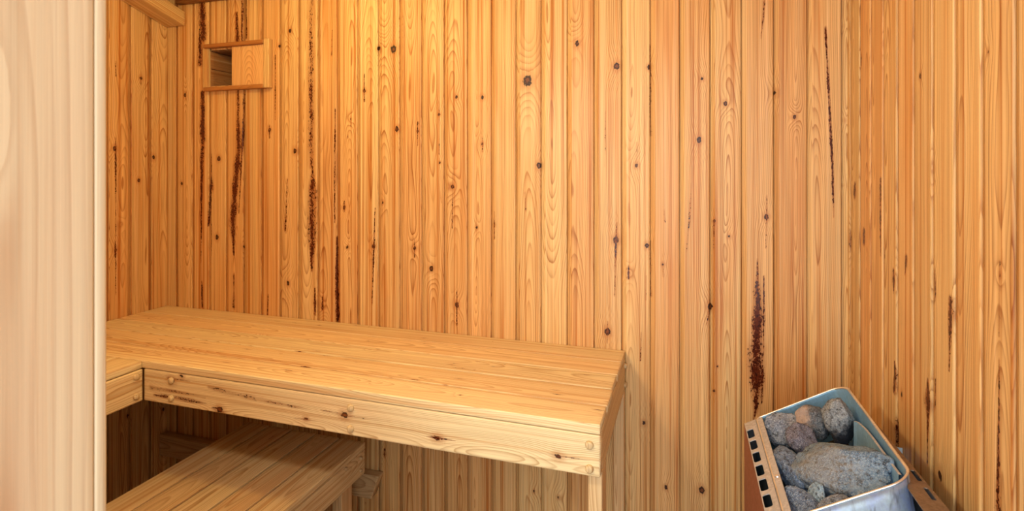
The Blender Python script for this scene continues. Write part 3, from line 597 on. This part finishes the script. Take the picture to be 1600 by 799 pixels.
o = link('vent_strip', me, M_flange, hb); tag(o, 'flange strip with slots, wall side, reflected wood painted in as brown')
# sheet-metal body: left side, back, right side, floor, front apron
bm = bmesh.new()
def sheet(bm, pts, th, nrm):
    n = Vector(nrm)*th; a = [bm.verts.new(p) for p in pts]; b = [bm.verts.new(Vector(p)-n) for p in pts]
    bm.faces.new(a); bm.faces.new(b[::-1]); k = len(a)
    for i in range(k): bm.faces.new((a[i], b[i], b[(i+1) % k], a[(i+1) % k]))
zb = -H+.14
sheet(bm, [(XS0, ly0, RP(XS0)-.0035), (XS0, ly1, RP(XS0)-.0035), (XS0, ly1, zb), (XS0, ly0, zb)], .0015, (-1, 0, 0))
o = bmobj('side_panel', bm, M_cop, hb); tag(o, 'reddish brown side panel')
bm = bmesh.new()
sheet(bm, [(XS0, ly1, RP(XS0)-.004), (.365, ly1, RP(.355)-.006), (.365, ly1, zb), (XS0, ly1, zb)], .0015, (0, 1, 0))
sheet(bm, [(.366, ly1, -.53), (.3895, .96, -.53), (.3895, .96, zb), (.366, ly1, zb)], .0015, (1, 0, 0))
sheet(bm, [(XS0, ly0, -.74), (.389, .985, -.70), (.389, .985, zb), (XS0, ly0, zb)], .0015, (0, -1, 0))
sheet(bm, [(XS0, ly0, zb), (.385, ly0, zb), (.366, ly1, zb), (XS0, ly1, zb)], .0015, (0, 0, -1))
bmobj('casing', bm, metal('dark_casing', (84, 86, 88), .5, metallic=.4), hb)
bm = bmesh.new()                                       # front panel under the rim, rounded into the right corner, flaring to the apron
arc = [p for p in rrect(X0, X1, YA, YZ, RAD, 10)][22:44]
arc = sorted(set((round(x, 5), round(y, 5)) for x, y in arc if y < YA+.036 and (y < YA+.0101 or x > .3)), key=lambda p: (p[0], p[1]))
def flare(x, y, d):
    cx, cy = X1-.034, YA+.034
    if x > cx: nx, ny = x-cx, y-cy; l = math.hypot(nx, ny) or 1; return (x+nx/l*d, y+ny/l*d)
    return (x, y-d)
rows = []
for d, dz in ((.0006, -.0015), (.003, -.02), (.007, -.05), (.014, -.09), (.05, -.19)):
    rows.append([bm.verts.new((*flare(x, y, d), RP(x)+dz)) for x, y in arc])
for a_, b_ in zip(rows[:-1], rows[1:]):
    for i in range(len(a_)-1): bm.faces.new((a_[i], a_[i+1], b_[i+1], b_[i]))
bmesh.ops.solidify(bm, geom=list(bm.faces), thickness=.0008)
o = bmobj('front_panel', bm, M_front, hb, True); tag(o, 'pale grey streaked steel panel below the rim, reflected daylight painted in as blue')
# inner liner: curved sheet whose pale top edge shows behind the stones
bm = bmesh.new()
pts = [(.341, 1.313), (.345, 1.303), (.3488, 1.272), (.3505, 1.231), (.3512, 1.143), (.3522, 1.092)]
for i in range(len(pts)-1):
    (xa, ya), (xb, yb) = pts[i], pts[i+1]
    tl = math.hypot(xb-xa, yb-ya); nx, ny = -(yb-ya)/tl*.0045, (xb-xa)/tl*.0045
    za, zb2 = RP(xa)-.008, RP(xb)-.008
    v = [bm.verts.new(p) for p in ((xa, ya, za), (xb, yb, zb2), (xb-nx, yb-ny, zb2), (xa-nx, ya-ny, za), (xa, ya, za-.11), (xb, yb, zb2-.11), (xb-nx, yb-ny, zb2-.11), (xa-nx, ya-ny, za-.11))]
    for k_, f in enumerate(((0, 1, 2, 3), (4, 7, 6, 5), (0, 4, 5, 1), (2, 6, 7, 3))): bm.faces.new([v[i_] for i_ in f]).material_index = 0 if k_ == 0 else 1
bmesh.ops.remove_doubles(bm, verts=bm.verts, dist=1e-5)
o = bmobj('inner_liner', bm, [M_dusty, M_steel], hb); tag(o, 'curved pale sheet edge inside the basket')
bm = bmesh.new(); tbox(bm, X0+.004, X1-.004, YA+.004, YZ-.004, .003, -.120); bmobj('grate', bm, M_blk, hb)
bm = bmesh.new(); box(bm, .3868, XR-.001, 1.380, 1.3825, -.632, -.602); o = bmobj('wall_bracket', bm, M_galv, hb); tag(o, 'small galvanised bracket reaching the wall')
for x in (.155, .345):
    for y in (1.02, 1.44):
        bm = bmesh.new(); box(bm, x, x+.02, y, y+.02, -H, zb-.001); bmobj('leg', bm, M_blk, hb)

# ================================================================ stones
SM = dict(
    big=stonemat('stone_green_grey', (104, 122, 136), (140, 154, 162), (172, 178, 178), patch=((-.9, -.3, .5), (168, 158, 140), .35)),
    grey=stonemat('stone_blue_grey', (96, 108, 126), (130, 140, 156), (168, 174, 180)),
    pink=stonemat('stone_pink_grey', (122, 120, 124), (166, 160, 156), (194, 186, 180)),
    red=stonemat('stone_mauve', (112, 98, 102), (136, 122, 126), (156, 146, 146)),
    dark=stonemat('stone_charcoal', (66, 68, 74), (92, 92, 96), (128, 126, 124)),
    two=stonemat('stone_two_tone', (92, 90, 90), (120, 116, 112), (150, 146, 140), patch=((-1, -.2, .1), (206, 184, 170), .7)),
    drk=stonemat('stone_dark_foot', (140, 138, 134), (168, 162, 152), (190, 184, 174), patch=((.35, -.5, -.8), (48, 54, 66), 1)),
    pale=stonemat('stone_pale_blue', (150, 166, 172), (176, 188, 190), (200, 206, 206)),
)
def stone(label, c, dims, rot, seed, mat, cuts=10, sharp=.035, rough=.07):
    r = np.random.RandomState(seed)
    bm = bmesh.new(); bmesh.ops.create_icosphere(bm, subdivisions=5, radius=1)
    nrm = r.randn(cuts, 3); nrm /= np.linalg.norm(nrm, axis=1)[:, None]; hh = r.uniform(.62, .95, cuts)
    off = Vector(r.rand(3)*20)
    for v in bm.verts:
        d = np.array(v.co); dn = nrm @ d
        s_ = np.where(dn > .05, hh/np.maximum(dn, .05), 9.0)
        s_ = np.append(s_, 1.0)
        m = -sharp*np.log(np.exp(-(s_-s_.min())/sharp).sum())+s_.min()
        p = Vector(d)
        m *= 1+rough*mnoise.noise(p*2.2+off)*1.2+rough*.7*mnoise.noise(p*6+off)+rough*.35*mnoise.noise(p*15+off)
        v.co = p*m
    co = np.array([v.co for v in bm.verts]); lo, hi = co.min(0), co.max(0)
    R = Matrix.Rotation(rot[2], 3, 'Z') @ Matrix.Rotation(rot[1], 3, 'Y') @ Matrix.Rotation(rot[0], 3, 'X')
    for v in bm.verts:
        v.co = R @ Vector(((v.co[i]-(lo[i]+hi[i])/2)/(hi[i]-lo[i])*dims[i] for i in range(3)))
    for f in bm.faces: f.smooth = True
    me = bpy.data.meshes.new('sauna_stone'); bm.to_mesh(me); bm.free(); me.materials.append(SM[mat])
    o = bpy.data.objects.new('sauna_stone', me); C.objects.link(o); o.location = c
    return tag(o, label, 'stone', 'stones heaped in the sauna heater')
T = -tilt
ST = [
 ('largest stone, a long green-grey slab across the middle of the heater', (.286, 1.186, -.577), (.199, .116, .087), (-.4, .34, math.pi-.88), 11, 'big'),
 ('long blue-grey stone against the low slotted side, left of the largest stone', (.2100, 1.266, -.632), (.058, .150, .074), (0, T*.5, .16), 5, 'grey'),
 ('pinkish grey stone in the rear corner nearest the slotted side', (.2230, 1.420, -.616), (.088, .080, .07), (.2, T*.5, .3), 8, 'pink'),
 ('small reddish mauve stone tucked behind the largest stone', (.2440, 1.345, -.600), (.066, .072, .064), (.3, .2, .5), 21, 'red'),
 ('half pink, half dark stone in the middle of the back row', (.2780, 1.412, -.582), (.078, .070, .072), (.2, T*.4, -.3), 31, 'two'),
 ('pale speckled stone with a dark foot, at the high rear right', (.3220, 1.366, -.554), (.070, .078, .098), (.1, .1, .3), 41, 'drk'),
 ('mottled grey stone at the bottom edge beside the slotted side', (.2080, 1.130, -.632), (.058, .100, .058), (.1, T*.3, .2), 51, 'grey'),
 ('rounded pinkish stone half hidden under the front rim', (.2600, 1.0905, -.602), (.080, .046, .058), (.1, T*.6, .1), 61, 'pink'),
 ('smooth pale blue sliver of stone standing left of the largest stone', (.2330, 1.150, -.620), (.018, .050, .075), (.5, .1, .35), 71, 'pale'),
]
for a in ST: stone(*a)

# ================================================================ light and camera
def light(name, kind, loc, power, col, size=.1, rot=None, spread=None):
    l = bpy.data.lights.new(name, kind); l.energy = power; l.color = col
    if kind == 'AREA':
        l.shape = 'RECTANGLE'; l.size, l.size_y = size
        if spread: l.spread = spread
    else: l.shadow_soft_size = size
    o = bpy.data.objects.new(name, l); C.objects.link(o); o.location = loc
    if rot: o.rotation_euler = rot
    return o
light('wall_lamp_light', 'POINT', (-.68, .45, .30), 20, (1, .94, .80), .05)
light('ceiling_lamp_light', 'POINT', (-1.15, 1.12, .68), 15, (1, .73, .25), .08)
light('doorway_daylight', 'AREA', (-.04, -.9, .0), 37, (.95, .98, 1), (1.2, 2.0), rot=(math.radians(90), 0, 0))
w = bpy.data.worlds.new('sky'); bpy.context.scene.world = w; w.use_nodes = True
w.node_tree.nodes['Background'].inputs[0].default_value = (.85, .92, 1, 1); w.node_tree.nodes['Background'].inputs[1].default_value = .6

cam = bpy.data.cameras.new('camera'); co = bpy.data.objects.new('camera', cam); C.objects.link(co)
cam.sensor_width = 36; cam.lens = 36*853.157/1600; cam.shift_y = -(399.5-265.52)/1600; cam.clip_start = .02
cam.dof.use_dof = True; cam.dof.focus_distance = 1.8; cam.dof.aperture_fstop = 11
co.rotation_euler = (math.radians(90), 0, .3078)
bpy.context.scene.camera = co

# everything above is measured from the camera: lift the whole place so that the floor is at z = 0
for o in bpy.context.scene.objects:
    if o.parent is None: o.location.z += H

sc = bpy.context.scene
sc.view_settings.view_transform = 'Standard'; sc.view_settings.look = 'None'
sc.view_settings.gamma = 1; sc.view_settings.use_curve_mapping = False
sc.view_settings.exposure = 0
